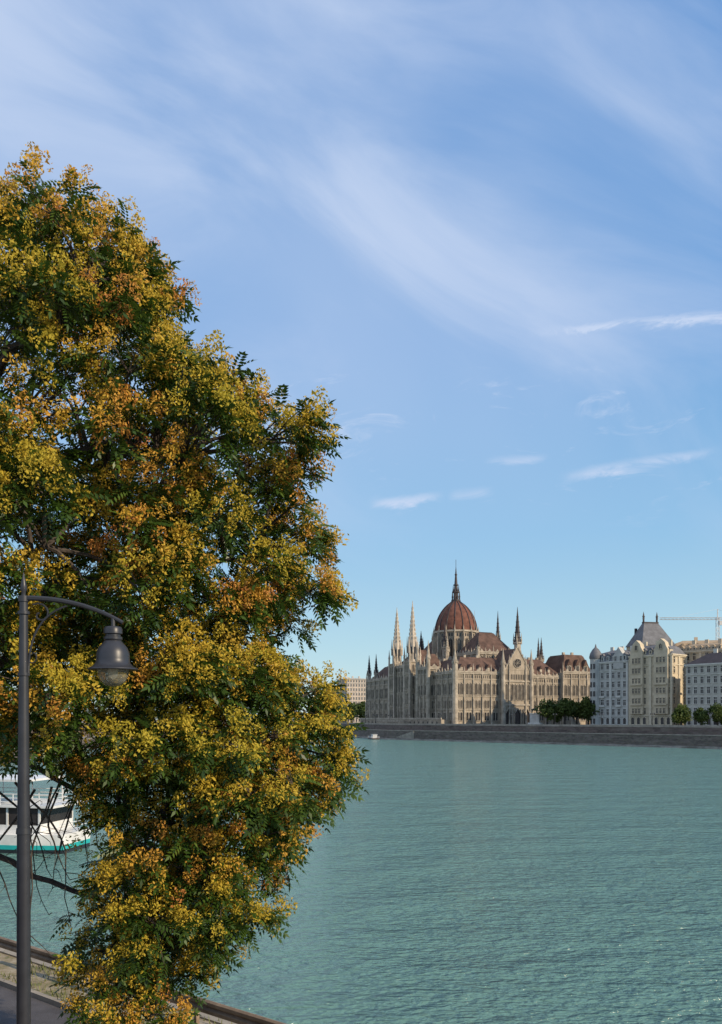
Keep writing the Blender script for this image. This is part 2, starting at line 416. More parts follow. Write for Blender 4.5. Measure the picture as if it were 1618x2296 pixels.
for c,w in ((4.5,7),(18,7.5)):
    T.box(ID,c-w/2,c+w/2,-1.6,2,6,38.5)
    vs=[(c-w/2,-1.6,38.5),(c+w/2,-1.6,38.5),(c+w*0.36,-1.6,40.5),(c+w*0.3,-1.6,42),(c,-1.6,44),(c-w*0.3,-1.6,42),(c-w*0.36,-1.6,40.5)]
    vb=[(x,1.8,z) for x,y,z in vs]; m=len(vs)
    T.add(vs+vb,[tuple(range(m)),tuple(range(m,2*m))]+[(i,(i+1)%m,m+(i+1)%m,m+i) for i in range(m)])
    fr=frame(c-w/2,-1.6,1,0)
    for f in range(1,7):
        for s in (w*0.25,w*0.5,w*0.75): rect_window(G,T,fr,s,0.95,f*5.14+1.2,f*5.14+3.8)
    for f in (2,4): T.box(fr,0.3,w-0.3,0,0.9,f*5.14+0.2,f*5.14+0.9)
    arch_window(G,T,fr,w*0.5,1.5,38.8,41.2,False)
T.obj('bay_fronts',[mB],eB); G.obj('bay_windows',[M_glassd],eB)
eP=empty('tower_house',(157,436,8.5),math.radians(12))
W=MB();R=MB();T=MB();G=MB()
W.box(ID,-9.5,9.5,-8,8,-1,43); R.rectfr(-10,10,-8.5,8.5,43,5.8,55.5,iv=7.6)
T.box(ID,-4.4,4.4,-1.1,1.1,55.4,56.1)
for s in (-4,4): T.prism(s,0,55.8,57.8,0.55,0.45,8); pinnacle(T,s,0,57.5,4.2,0.55)
for k in (-5,0,5): rect_window(G,T,frame(k,-8,1,0),0,1.4,38,41)
for s in (-6.5,-3.5): T.box(ID,s,s+1.2,4,5,44,53)
W.obj('walls',[mC],eP);R.obj('roof',[M_slate],eP);T.obj('ridge_finials',[M_lead],eP);G.obj('windows',[M_glassd],eP)
mR=mat('tan_roof',(0.4,0.3,0.2),0.85,0.3,0.4)
block('apartment_building',(173,447),math.radians(-14),70,20,41,8,18,mC,mR,'ornate',6.5,trimc=(0.56,0.46,0.34))
block('apartment_building',(163.5,413),math.radians(-45),22,16,38,7,7,mC,mR,'ornate',4,trimc=(0.56,0.46,0.34))
block('apartment_building',(156,385.5),A40,48,20,29.5,6,15,mD,M_lead,'flat',5.5,trimc=(0.58,0.55,0.49))
block('apartment_building',(195,345),A40,60,20,30,6,18,mB,M_slate,'ornate',5)
block('apartment_building',(150,560),math.radians(-10),90,25,30,6,20,mC,M_roof,'flat',5)
mF=wallm('pale_concrete',(0.46,0.42,0.38))
block('office_building',(-34,835),math.radians(10),30,20,38,9,10,mF,M_slate,'flat',1.0)
block('office_building',(-14,800),math.radians(25),24,25,44,10,8,wallm('buff_concrete',(0.5,0.42,0.35)),M_slate,'flat',1.0)

# crane
e=empty('tower_crane',(222,500,8.5)); C=MB()
def lattice(C,p,q,w,n,mi=0):
    p=Vector(p);q=Vector(q); d=(q-p).normalized(); a=d.cross(Vector((0,0,1)) if abs(d.z)<0.9 else Vector((0,1,0))).normalized(); b=d.cross(a)
    cs=[a*w+b*w,a*w-b*w,-a*w-b*w,-a*w+b*w]
    for c in cs: C.tube([p+c,q+c],0.12,4,mi)
    for i in range(n):
        f0=i/n;f1=(i+1)/n
        for k in range(4): C.tube([p.lerp(q,f0)+cs[k],p.lerp(q,f1)+cs[(k+1)%4]],0.08,3,mi)
lattice(C,(0,0,0),(0,0,67),0.8,22); lattice(C,(-36,0,66),(12,0,66),0.6,20)
C.tube([(0,0,66),(0,0,72)],0.3,4); C.tube([(0,0,72),(-24,0,67)],0.06,3); C.tube([(0,0,72),(11,0,67)],0.06,3)
C.box(ID,9,12.5,-1,1,63,66); C.box(ID,0.8,2.6,-1,1,62,64.6)
C.obj('lattice_frame',[mat('crane_paint',(0.6,0.58,0.56),0.5)],e)

# ------------------------------------------------------------ banks
def offs(P,o,side):
    out=[]
    for i,p in enumerate(P):
        ns=[]
        for a,b in ((i-1,i),(i,i+1)):
            if a>=0 and b<len(P):
                dx,dy=P[b][0]-P[a][0],P[b][1]-P[a][1]; l=math.hypot(dx,dy); ns.append((dy/l*side,-dx/l*side))
        if len(ns)==1: n=ns[0]; k=1
        else:
            n=(ns[0][0]+ns[1][0],ns[0][1]+ns[1][1]); l=math.hypot(*n); n=(n[0]/l,n[1]/l); k=1/max(0.4,n[0]*ns[0][0]+n[1]*ns[0][1])
        out.append((p[0]+n[0]*o*k,p[1]+n[1]*o*k))
    return out
def strip(P,side,prof,name,mats,parent=None,mis=None):
    M=MB()
    for j in range(len(prof)-1):
        (o0,z0),(o1,z1)=prof[j],prof[j+1]
        A=offs(P,o0,side);B=offs(P,o1,side)
        for i in range(len(P)-1):
            M.add([(*A[i],z0),(*A[i+1],z0),(*B[i+1],z1),(*B[i],z1)],[(0,1,2,3)],mis[j] if mis else 0)
    return M.obj(name,mats,parent)
FB=[(529,-142),(143,318),(40,439),(13.3,470),(-4,520),(-24,600),(-55,800),(-160,1400),(-500,3000)]
def brick(name,c1,c2,sc_,rough=0.9):
    m,t,b=nt(name); tc=t.nodes.new('ShaderNodeTexCoord')
    n=t.nodes.new('ShaderNodeTexNoise'); n.inputs['Scale'].default_value=0.15; n.inputs['Detail'].default_value=10; n.inputs['Roughness'].default_value=0.75
    mp=t.nodes.new('ShaderNodeMapping'); mp.inputs['Scale'].default_value=(1,1,6); t.links.new(tc.outputs['Object'],mp.inputs[0]); t.links.new(mp.outputs[0],n.inputs[0])
    v=t.nodes.new('ShaderNodeTexVoronoi'); v.inputs['Scale'].default_value=sc_; mp2=t.nodes.new('ShaderNodeMapping'); mp2.inputs['Scale'].default_value=(1,1,2.2)
    t.links.new(tc.outputs['Object'],mp2.inputs[0]); t.links.new(mp2.outputs[0],v.inputs['Vector'])
    r=t.nodes.new('ShaderNodeValToRGB'); r.color_ramp.elements[0].position=.35; r.color_ramp.elements[1].position=.68
    r.color_ramp.elements[0].color=(*c1,1); r.color_ramp.elements[1].color=(*c2,1); t.links.new(n.outputs['Fac'],r.inputs[0])
    hs=t.nodes.new('ShaderNodeHueSaturation'); hs.inputs['Saturation'].default_value=0.15; t.links.new(v.outputs['Color'],hs.inputs['Color'])
    mx=t.nodes.new('ShaderNodeMix'); mx.data_type='RGBA'; mx.blend_type='MULTIPLY'; mx.inputs[0].default_value=0.5
    t.links.new(r.outputs[0],mx.inputs[6]); t.links.new(hs.outputs[0],mx.inputs[7]); t.links.new(mx.outputs[2],b.inputs['Base Color'])
    b.inputs['Roughness'].default_value=rough
    return m
M_quay=brick('quay_stone',(0.09,0.073,0.06),(0.21,0.175,0.145),0.8)
M_quay2=brick('upper_wall_stone',(0.10,0.075,0.065),(0.21,0.17,0.14),0.6)
M_rip=brick('waterline_stones',(0.10,0.09,0.07),(0.36,0.33,0.28),1.2)
M_pave=mat('paving',(0.3,0.27,0.23),0.9,0.3,0.2)
M_cap=mat('coping',(0.33,0.29,0.24),0.9,0.3,0.5)
strip(FB,1,[(0,-1.5),(0.0,-1),(2.6,0.9)],'riprap',[M_rip])
strip(FB,1,[(2.6,-1),(2.6,0.9),(3.4,5.2)],'quay_wall',[M_quay])
strip(FB,1,[(3.3,5.2),(3.3,5.6),(4.0,5.6),(4.0,5.22)],'quay_coping',[M_cap])
strip(FB,1,[(3.4,5.2),(11,5.3)],'lower_quay_road',[mat('quay_asphalt',(0.11,0.105,0.1),0.9,0.3,0.1)])
strip(FB,1,[(11,5.2),(11.2,8.5)],'embankment_wall',[M_quay2])
strip(FB,1,[(11.1,8.45),(11.1,9.4),(11.6,9.4),(11.6,8.45)],'embankment_parapet',[M_cap])
g=MB(); up=offs(FB,11.2,1)
poly=[(x,y,8.5) for x,y in up]+[(6000,6000,8.5),(6000,-300,8.5)]
g.add(poly,[tuple(range(len(poly)))]); g.obj('ground',[mat('city_ground',(0.2,0.18,0.15),0.95,0.4,0.05)])
e=empty('floating_dock',(7.5,476,0.0),math.radians(105)); K=MB()
K.box(ID,-5,5,-2.2,2.2,-0.3,0.7); K.box(ID,-4.5,1.5,-1.6,1.6,0.7,0.8)
for x in np.linspace(-4.8,4.8,9):
    for y in (-2.1,2.1): K.tube([(x,y,0.7),(x,y,1.9)],0.07,4,1)
for y in (-2.1,2.1):
    K.tube([(-4.8,y,1.9),(4.8,y,1.9)],0.07,4,1); K.tube([(-4.8,y,1.35),(4.8,y,1.35)],0.05,4,1)
K.box(ID,-3,1,-1.3,1.3,0.8,2.9,1); K.box(ID,-3.3,1.3,-1.6,1.6,2.9,3.05,1); K.box(ID,-2.7,0.7,-1.35,-1.3,1.6,2.5,2)
K.obj('deck',[M_lead,mat('dock_white',(0.6,0.6,0.6),0.5),M_glassd],e)
e=empty('quay_ramp',(26,462,0)); K=MB(); fr=frame(0,0,-0.643,0.766)
for k in range(12): K.box(fr,k*1.6-8,k*1.6-6.4,-1.8,0.6,-0.5,5.0-k*0.4)
K.obj('steps',[M_cap],e)

# statue
def skinobj(name,verts,edges,rad,m,parent,root=0):
    me=bpy.data.meshes.new(name); me.from_pydata(verts,edges,[]); me.materials.append(m)
    o=bpy.data.objects.new(name,me); sc.collection.objects.link(o); o.parent=parent
    o.modifiers.new('s','SKIN')
    for i,r in enumerate(rad): me.skin_vertices[0].data[i].radius=(r,r)
    me.skin_vertices[0].data[root].use_root=True
    o.modifiers.new('ss','SUBSURF').levels=1
    return o
e=empty('equestrian_statue',(97.0,448,8.5),math.radians(-25)); P=MB()
P.box(ID,-4.5,4.5,-3.5,3.5,-0.5,0.7);P.box(ID,-3.4,3.4,-2.6,2.6,0.7,1.5);P.box(ID,-2.5,2.5,-1.4,1.4,1.5,6.2);P.box(ID,-2.8,2.8,-1.7,1.7,6.2,6.7)
P.obj('pedestal',[mat('statue_stone',(0.6,0.57,0.53),0.8)],e)
M_bronze=mat('bronze',(0.06,0.07,0.055),0.5,0.3,2,metal=0.4)
hv=[(-1.3,0,9.0),(0,0,8.9),(1.1,0,9.1),(1.7,0,10.1),(2.1,0,10.9),(2.75,0,10.4),(-1.4,.35,8.1),(-1.65,.35,7.4),(-1.4,.35,6.8),(-1.4,-.35,8.1),(-1.65,-.35,7.4),(-1.4,-.35,6.8),(1.2,.35,8.1),(1.3,.35,7.4),(1.2,.35,6.8),(1.6,-.35,8.3),(2.1,-.35,8.0),(1.9,-.35,7.4),(-1.9,0,9.0),(-2.3,0,8.0)]
he=[(0,1),(1,2),(2,3),(3,4),(4,5),(0,6),(6,7),(7,8),(0,9),(9,10),(10,11),(2,12),(12,13),(13,14),(2,15),(15,16),(16,17),(0,18),(18,19)]
skinobj('horse',hv,he,[.6,.62,.6,.38,.28,.17,.32,.17,.14,.32,.17,.14,.28,.16,.14,.28,.16,.13,.2,.1],M_bronze,e,1)
rv=[(0,0,9.5),(0,0,10.2),(0,0,10.8),(0,0,11.1),(0,0,11.4),(.2,.5,9.1),(.1,.55,8.3),(.2,-.5,9.1),(.1,-.55,8.3),(.1,.42,10.6),(.5,.5,10.1),(.1,-.42,10.6),(.6,-.5,10.2)]
re=[(0,1),(1,2),(2,3),(3,4),(0,5),(5,6),(0,7),(7,8),(2,9),(9,10),(2,11),(11,12)]
skinobj('rider',rv,re,[.3,.3,.26,.12,.2,.2,.12,.2,.12,.14,.1,.14,.1],M_bronze,e,0)

M_iron=mat('painted_iron',(0.03,0.032,0.04),0.4,0.2,4,spec=0.45)
UL=offs(FB,13.5,1)
def along(P,d):
    for i in range(len(P)-1):
        l=math.dist(P[i],P[i+1])
        if d<=l:
            f=d/l; return (P[i][0]+(P[i+1][0]-P[i][0])*f,P[i][1]+(P[i+1][1]-P[i][1])*f)
        d-=l
    return P[-1]
for k in range(14):
    x,y=along(UL,560+k*26)
    e=empty('promenade_lamp',(x,y,8.5)); L=MB()
    L.tube([(0,0,0),(0,0,1),(0,0,6)],[0.22,0.12,0.09],6); L.tube([(-0.8,0,5.9),(-0.8,0,6.3),(0,0,6.0),(0.8,0,6.3),(0.8,0,5.9)],0.07,4)
    for s in (-0.8,0.8): L.revolve(s,0,[(0.05,6.2),(0.25,6.0),(0.3,5.6),(0.1,5.3)],8)
    L.obj('post',[M_iron],e)

# ------------------------------------------------------------ near bank
NB=[(169,-108),(9,12),(-39,48),(-80,110),(-110,300),(-150,1000),(-500,3000)]
M_asph=mat('asphalt',(0.095,0.09,0.096),0.85,0.25,1.5,bump=0.3,bscale=40)
def soilmat():
    m,t,b=nt('weedy_paving'); tc=t.nodes.new('ShaderNodeTexCoord')
    n=t.nodes.new('ShaderNodeTexNoise'); n.inputs['Scale'].default_value=1.1; n.inputs['Detail'].default_value=10; n.inputs['Roughness'].default_value=0.75
    t.links.new(tc.outputs['Object'],n.inputs[0]); r=t.nodes.new('ShaderNodeValToRGB')
    e0=r.color_ramp.elements; e0[0].position=.38; e0[0].color=(0.12,0.13,0.05,1); e0[1].position=.6; e0[1].color=(0.36,0.31,0.23,1)
    k=e0.new(.48); k.color=(0.25,0.2,0.12,1)
    t.links.new(n.outputs['Fac'],r.inputs[0]); t.links.new(r.outputs[0],b.inputs['Base Color']); b.inputs['Roughness'].default_value=.95
    return m
M_soil=soilmat()
strip(NB,-1,[(-1.2,-1.5),(0,3.9)],'river_wall',[M_quay])
strip(NB,-1,[(-0.15,3.88),(-0.15,4.05),(0.4,4.05),(0.4,3.98)],'river_wall_coping',[M_cap])
strip(NB,-1,[(0.3,4.0),(1.85,4.0)],'verge',[M_soil])
strip(NB,-1,[(1.85,3.9),(1.85,4.02),(2.0,4.02),(2.0,3.86)],'kerb',[M_cap])
strip(NB,-1,[(1.9,3.88),(7.6,3.88)],'road',[M_asph])
strip(NB,-1,[(7.6,3.86),(7.6,4.0),(7.75,4.0),(13.8,4.0)],'pavement',[M_pave])
strip(NB,-1,[(13.8,3.9),(13.8,10.4)],'terrace_wall',[M_quay2])
strip(NB,-1,[(13.8,10.4),(2500,10.4)],'terrace',[M_pave])
d=(-0.8,0.6); n_=(0.6,0.8)
Gt=MB()
for k in range(4500):
    s=rng.uniform(-14,40)
    if math.sin(s*1.7)+math.sin(s*0.63+1)+rng.normal(0,.6)<0.0: continue
    o=15-abs(rng.choice([rng.normal(0.55,0.15),rng.normal(1.75,0.12),rng.uniform(0.4,1.8)]))
    x,y=n_[0]*o+d[0]*s,n_[1]*o+d[1]*s
    h=rng.uniform(.06,.28); a=rng.uniform(0,6.28); w=.02
    dx,dy=math.cos(a),math.sin(a)
    Gt.add([(x-dy*w,y+dx*w,3.99),(x+dy*w,y-dx*w,3.99),(x+dx*h*.5,y+dy*h*.5,4+h)],[(0,1,2)])
Gt.obj('grass',[mat('grass_blades',(0.15,0.17,0.06),0.8,0.4,1)],fix=False)
e=empty('guardrail'); Rl=MB()
M_rail=mat('weathered_rail',(0.27,0.2,0.14),0.6,0.5,1.2,col2=(0.13,0.09,0.06))
frr=frame(n_[0]*14.1,n_[1]*14.1,d[0],d[1])
sec=[(0.0,4.44),(-0.05,4.48),(-0.05,4.56),(0.02,4.62),(-0.05,4.68),(-0.05,4.76),(0.0,4.8)]
vs=[];S_=[-60,80]
for s in S_:
    for t_,z in sec:
        p=frr(s,t_); vs.append((p[0],p[1],z))
    for t_,z in reversed(sec):
        p=frr(s,t_+0.03); vs.append((p[0],p[1],z))
q=len(sec)*2
Rl.add(vs,[(i,(i+1)%q,q+(i+1)%q,q+i) for i in range(q)])
for s in np.arange(-60,80,2.0):
    Rl.box(frr,s-0.05,s+0.05,0.035,0.14,3.95,4.72)
    Rl.box(frr,s-0.09,s+0.09,0.031,0.05,4.5,4.78)
Rl.obj('beam_and_posts',[M_rail],e)

# ------------------------------------------------------------ street lamp
e=empty('street_lamp',(-4.83,11.5,4.0)); L=MB()
L.prism(0,0,0,1.0,0.15,0.15,16); L.prism(0,0,1.0,1.1,0.17,0.11,16)
L.prism(0,0,1.1,6.4,0.102,0.092,12); L.prism(0,0,6.4,9.72,0.088,0.058,12); L.prism(0,0,6.36,6.44,0.105,0.1,12)
L.prism(0,0,9.68,9.76,0.075,0.075,12)
L.revolve(0,0,[(0.03,9.76),(0.03,9.82),(0.05,9.86),(0.04,9.93),(0.004,10.1)],12)
def bez(p0,p1,p2,n=14): return [tuple((1-t)**2*a+2*t*(1-t)*b+t*t*c for a,b,c in zip(p0,p1,p2)) for t in [i/n for i in range(n+1)]]
arm=bez((0.03,0,9.73),(0.8,0,9.74),(1.42,0,9.38))
L.tube(arm,[0.042-0.014*i/14 for i in range(15)],8)
L.prism(0,0,9.5,9.54,0.085,0.085,12); L.prism(0,0,8.62,8.66,0.085,0.085,12)
L.tube(bez((0.07,0,8.62),(0.05,0,9.45),(0.62,0,9.62)),0.016,6)
sp=[(0.23+ (0.17-0.012*k)*math.cos(2.2-k*0.5),0,9.5+(0.17-0.012*k)*math.sin(2.2-k*0.5)) for k in range(14)]
L.tube(sp,0.014,6)
sp=[(0.13+ (0.09-0.006*k)*math.cos(3.2+k*0.5),0,8.9+(0.12-0.008*k)*math.sin(3.2+k*0.5)) for k in range(12)]
L.tube(sp,0.01,6)
hx=1.28
L.tube([(hx,0,9.44),(hx,0,9.28)],0.03,8)
L.revolve(hx,0,[(0.0,9.33),(0.11,9.32),(0.13,9.29),(0.13,9.22),(0.105,9.21),(0.105,9.185),(0.13,9.175),(0.13,9.14),(0.115,9.12),(0.15,9.08),(0.2,9.02),(0.228,8.94),(0.232,8.86),(0.24,8.80),(0.28,8.755),(0.345,8.725),(0.352,8.71),(0.34,8.70),(0.2,8.74),(0.0,8.78)],36)
o=L.obj('post_and_head',[M_iron],e,True)
md=o.modifiers.new('es','EDGE_SPLIT'); md.split_angle=math.radians(35)
gm,t,b=nt('globe_glass'); b.inputs['Base Color'].default_value=(0.75,0.72,0.6,1); b.inputs['Transmission Weight'].default_value=0.85; b.inputs['Roughness'].default_value=0.08; b.inputs['IOR'].default_value=1.2
Gl=MB(); Gl.revolve(hx,0,[(0.215,8.735),(0.22,8.69),(0.21,8.62),(0.175,8.54),(0.11,8.485),(0.03,8.465),(0,8.465)],28); Gl.obj('globe',[gm],e,True)
Bb=MB(); Bb.revolve(hx,0,[(0.05,8.78),(0.06,8.7),(0.055,8.62),(0.0,8.58)],12); Bb.obj('bulb',[mat('bulb',(0.6,0.58,0.5),0.4)],e,True)

# ------------------------------------------------------------ foliage engine
def rot_from_dir(D,roll):
    D=D/np.linalg.norm(D,axis=1,keepdims=True)
    up=np.tile(np.array([0,0,1.0]),(len(D),1)); up[np.abs(D[:,2])>0.95]=[1,0,0]
    Y=np.cross(up,D); Y/=np.linalg.norm(Y,axis=1,keepdims=True); Z=np.cross(D,Y)
    c,s=np.cos(roll)[:,None],np.sin(roll)[:,None]
    Y2=Y*c+Z*s; Z2=-Y*s+Z*c
    return np.stack([D,Y2,Z2],axis=2)
def inst(tmpl,pos,R,scl):
    return np.einsum('nij,vj->nvi',R,tmpl)*scl[:,None,None]+pos[:,None,:]
def quadmesh(name,chunks,mats,parent=None):
    vs=[];vr=[];mi=[]
    for V,var,m in chunks:
        n,k,_=V.shape; vs.append(V.reshape(-1,3)); vr.append(np.repeat(var,k)); mi.append(np.full(n*k//4,m))
    V=np.concatenate(vs).astype(np.float32); var=np.concatenate(vr).astype(np.float32); mi=np.concatenate(mi).astype(np.int32)
    nv=len(V); nf=nv//4
    me=bpy.data.meshes.new(name); me.vertices.add(nv); me.vertices.foreach_set('co',V.ravel())
    me.loops.add(nv); me.loops.foreach_set('vertex_index',np.arange(nv,dtype=np.int32))
    me.polygons.add(nf); me.polygons.foreach_set('loop_start',np.arange(0,nv,4,dtype=np.int32)); me.polygons.foreach_set('loop_total',np.full(nf,4,dtype=np.int32))
    for m in mats: me.materials.append(m)
    me.polygons.foreach_set('material_index',mi)
    a=me.attributes.new('var','FLOAT','POINT'); a.data.foreach_set('value',var)
    me.update(); me.validate()
    o=bpy.data.objects.new(name,me); sc.collection.objects.link(o)
    if parent: o.parent=parent
    return o
fl=[]
npair=6
def droop(x): return -0.5*x*x
for k in range(npair):
    x=0.14+0.8*k/(npair-1); l=0.36*(1-0.35*abs(k/(npair-1)-0.4)); w=0.07
    for sg in (-1,1):
        b0=np.array([x,0,droop(x)]); dr=np.array([0.5,sg*0.85,-0.45]); dr/=np.linalg.norm(dr)
        side=np.array([0.8,-sg*0.5,0.0])
        fl+= [b0,b0+dr*l*0.45+side*w,b0+dr*l,b0+dr*l*0.45-side*w]
fl+= [np.array([0.92,0,droop(.92)]),np.array([1.06,0.07,droop(1.06)]),np.array([1.22,0,droop(1.22)]),np.array([1.06,-0.07,droop(1.06)])]
FR=np.array(fl)
def panicle(n,seed):
    r=np.random.default_rng(seed); out=[]
    for i in range(n):
        x=r.beta(1.2,1.5); rad=0.38*math.sin(math.pi*min(1,(x*0.85+0.12)))**0.8*math.sqrt(r.uniform(0.1,1)); a=r.uniform(0,6.28)
        c=np.array([x,rad*math.cos(a),rad*math.sin(a)])
        u=r.normal(size=3); u[0]+=0.8; u/=np.linalg.norm(u); w=np.cross(u,r.normal(size=3)); w/=np.linalg.norm(w)
        l=r.uniform(.12,.21); ww=l*0.42
        out+=[c-u*l*0.5,c+w*ww*0.6,c+u*l*0.5,c-w*ww*0.6]
    return np.array(out)
PN=[panicle(52,i) for i in range(4)]

M_leaf=leafmat('leaves',[(0,(0.024,0.05,0.009)),(0.5,(0.05,0.098,0.014)),(1,(0.105,0.16,0.024))],0.42,0.3,0.4)
M_seed=leafmat('seed_clusters',[(0,(0.50,0.40,0.045)),(0.5,(0.60,0.41,0.05)),(0.8,(0.62,0.34,0.055)),(1,(0.58,0.25,0.07))],0.6,0.35,0.2)
M_bark=mat('bark',(0.075,0.06,0.05),0.9,0.4,3,bump=0.6,bscale=8)

zs=np.array([5.9,6.7,7.2,7.8,8.2,8.8,9.35,9.95,10.6,11.76,12.45,12.95,13.5,14.0,14.8,15.6,16.2,16.7,17.2,17.9,18.5,18.9,19.5,20.3,20.9,21.4,21.7,22.0])
xr=np.array([-3.7,-3.2,-2.8,-2.4,-1.7,-1.7,-1.3,-.7,-.1,-.15,-.45,-1.1,-1.8,-.7,-.5,-.7,-1.1,-1.4,-.5,-1.6,-2.2,-3.3,-3.4,-3.7,-3.9,-4.3,-5.4,-6.5])
zl=np.array([5.9,7.0,8.8,10.0,11.2,12.0,14,19,22.0]); xl=np.array([-4.7,-5.7,-5.4,-5.6,-5.9,-13,-15,-14,-10.5])
lobes=[]
for z in np.arange(6.4,21.8,0.44):
    XR=np.interp(z,zs,xr); r=rng.uniform(0.32,0.6)
    lobes.append((XR-r*0.8-rng.uniform(0,0.3),15.9+rng.uniform(-0.8,0.9),z,r,XR-3))
for x in np.arange(-9.5,-4.6,0.62):
    lobes.append((x,15.2+rng.uniform(-0.6,0.6),np.interp(-x,[4.1,5.5,6.7,10],[20.7,21.3,21.9,22.0])-0.4-rng.uniform(0,0.25),0.5,x))
tries=0
while len(lobes)<372 and tries<20000:
    tries+=1
    z=rng.uniform(5.9,21.7)
    XR=np.interp(z,zs,xr); XL=np.interp(z,zl,xl)
    r=rng.uniform(0.45,0.92)
    Rx=(XR-XL)/2; cx=(XR+XL)/2
    Ry=min(3.0,0.5*Rx+0.5)
    a=rng.uniform(0,2*math.pi); rho=math.sqrt(rng.uniform(0.1,1))
    x=cx+(Rx-r*0.7)*rho*math.cos(a); y=15.9+Ry*rho*math.sin(a)
    if z+ (15.9-y)*0.55>21.9: continue
    if x<-8.3 and rng.random()<0.75: continue
    if 17.8<z<20.0 and x<-5.8 and rng.random()<0.88: continue
    if z-r<11.0 and x-r<-6.1 and rng.random()<0.93: continue
    if abs(x+4)<1.6 and 11.8<z<14.5 and y<13.3: continue
    if any((x-l[0])**2+(y-l[1])**2+(z-l[2])**2<(0.66*(r+l[3])/1.4)**2 for l in lobes): continue
    lobes.append((x,y,z,r,cx))
eT=empty('tree_of_heaven',(0,0,0))
B=MB()
trunk=[(-9.3,15.9,3.9),(-9.25,15.9,6),(-9.0,16.0,8.5),(-9.1,15.9,11),(-8.8,15.9,14),(-9.0,16,17),(-8.6,16,19.8)]
B.tube([trunk[0],(-9.28,15.9,4.4)]+trunk[1:],[0.55,0.42,0.38,0.34,0.3,0.24,0.16,0.07],10)
def branch(p,q,r0,r1,sag,n=7,wob=0.05):
    p=np.array(p);q=np.array(q); out=[]
    L_=np.linalg.norm(q-p); w=rng.normal(0,wob*L_,3)
    for i in range(n+1):
        t=i/n; c=p+(q-p)*t; c=c+np.array([0,0,1])*sag*math.sin(math.pi*t)+w*math.sin(math.pi*t)+rng.normal(0,0.012*L_,3)*(0<i<n)
        out.append(tuple(c))
    B.tube(out,[r0+(r1-r0)*i/n for i in range(n+1)],6,0,False); return out
limbpts=[]
anch=[(-5.2,15,20),(-3.5,15.6,17),(-2.2,16.2,15.2),(-2.0,15.2,13.2),(-1.8,16,11.3),(-3.2,15,9.6),(-3.8,15.6,7.6),(-5.5,14,15),(-5.4,14.2,12.5),(-6,17.5,17.4),(-4,18,13),(-12,16,18.5),(-13,16,14),(-12.5,14.5,12),(-7.5,13.4,16.5),(-7,13.6,20.3)]
for a in anch:
    z0=max(5.5,min(17,a[2]-2.2)); r0=0.15
    if a[2]<11.5: z0=a[2]+2.2; r0=0.085
    tp=[np.interp(z0,[t[2] for t in trunk],[t[k] for t in trunk]) for k in range(3)]
    limbpts+=branch(tp,a,r0,0.04,0.5 if a[2]>11.5 else 0.7,12)[2:]
LP=np.array(limbpts)
pos=[];dirs=[];pp=[];lv=[];pd=[]
for (x,y,z,r,cx) in lobes:
    c=np.array([x,y,z]); dd=np.linalg.norm(LP-c,axis=1)+0.6*np.maximum(0,LP[:,2]-z-1.0)
    branch(LP[np.argmin(dd)],c,0.045,0.018,0.15,5)
    out=np.array([(x-cx)*0.2,(y-15.9)*0.35-0.15,0.3])
    lobev=rng.uniform(0,0.9); nt_=int(17*r*r)+6
    fruity=rng.random()<0.94
    for k in range(nt_):
        dr=rng.normal(size=3); dr/=np.linalg.norm(dr); dr+=out*0.8; dr/=np.linalg.norm(dr)
        tip=c+dr*r*rng.uniform(0.7,1.2)*np.array([1,1,0.8])
        if k%3==0: B.tube([tuple(c),tuple((c+tip)/2+rng.normal(0,0.05,3)+[0,0,0.08]),tuple(tip)],[0.016,0.012,0.006],3,0,False)
        nf=rng.integers(4,6)
        for j in range(nf):
            f=dr*0.7+rng.normal(0,0.6,3); f[2]=f[2]*0.5-0.02
            pos.append(tip-dr*0.1); dirs.append(f); lv.append(np.clip(0.45+0.3*(lobev-0.5)+rng.normal(0,0.2),0,1))
        if fruity and dr[2]>-0.4 and rng.random()<0.9:
            for q in range(rng.integers(2,4)):
                pp.append(tip+dr*0.13+np.array([0,-0.04,0.17])+rng.normal(0,0.1,3)); pd.append(np.clip(lobev+rng.normal(0,0.13),0,1))
pos=np.array(pos);dirs=np.array(dirs);pp=np.array(pp);pd=np.array(pd);lv=np.array(lv)
Rr=rot_from_dir(dirs,rng.normal(0,0.5,len(dirs)))
ch=[(inst(FR,pos,Rr,rng.uniform(0.28,0.46,len(pos))),lv,0)]
for k in range(4):
    s=slice(k,None,4); P_=pp[s]
    dn=rng.normal(0,0.35,(len(P_),3)); dn[:,2]-=0.85
    ch.append((inst(PN[k],P_,rot_from_dir(dn,rng.uniform(0,6.28,len(P_))),rng.uniform(0.26,0.47,len(P_))),pd[s],1))
# bare, tangled hanging twigs at the lower left of the crown
for k in range(13):
    p=np.array([rng.uniform(-7.6,-5.4),rng.uniform(14.6,16.4),rng.uniform(10.4,11.8)]); v=np.array([rng.uniform(-.3,.6),rng.normal(0,.15),-0.35])
    L_=rng.uniform(1.4,3.6); pts=[tuple(p)]; n=11
    for i in range(n):
        v=v*0.86+np.array([rng.normal(0,.16),rng.normal(0,.06),-0.14+0.02*i]); v/=max(0.01,np.linalg.norm(v))
        p=p+v*L_/n; pts.append(tuple(p))
        if i>2 and rng.random()<0.45:
            q=p+np.array([rng.normal(0,.35),rng.normal(0,.15),rng.uniform(-.5,.1)]); branch(p,q,0.009,0.004,0.03,4,0.15)
    B.tube(pts,[0.026*(1-i/(n+3)) for i in range(n+1)],4,0,False)
for k in range(60):
    p=(rng.uniform(-8.5,-6),rng.uniform(15,16.8),rng.uniform(17,19)); q=(p[0]+rng.uniform(-.3,1.6),p[1]+rng.normal(0,.4),p[2]+rng.uniform(.4,1.6))
    branch(p,q,0.03,0.008,0.1,5)
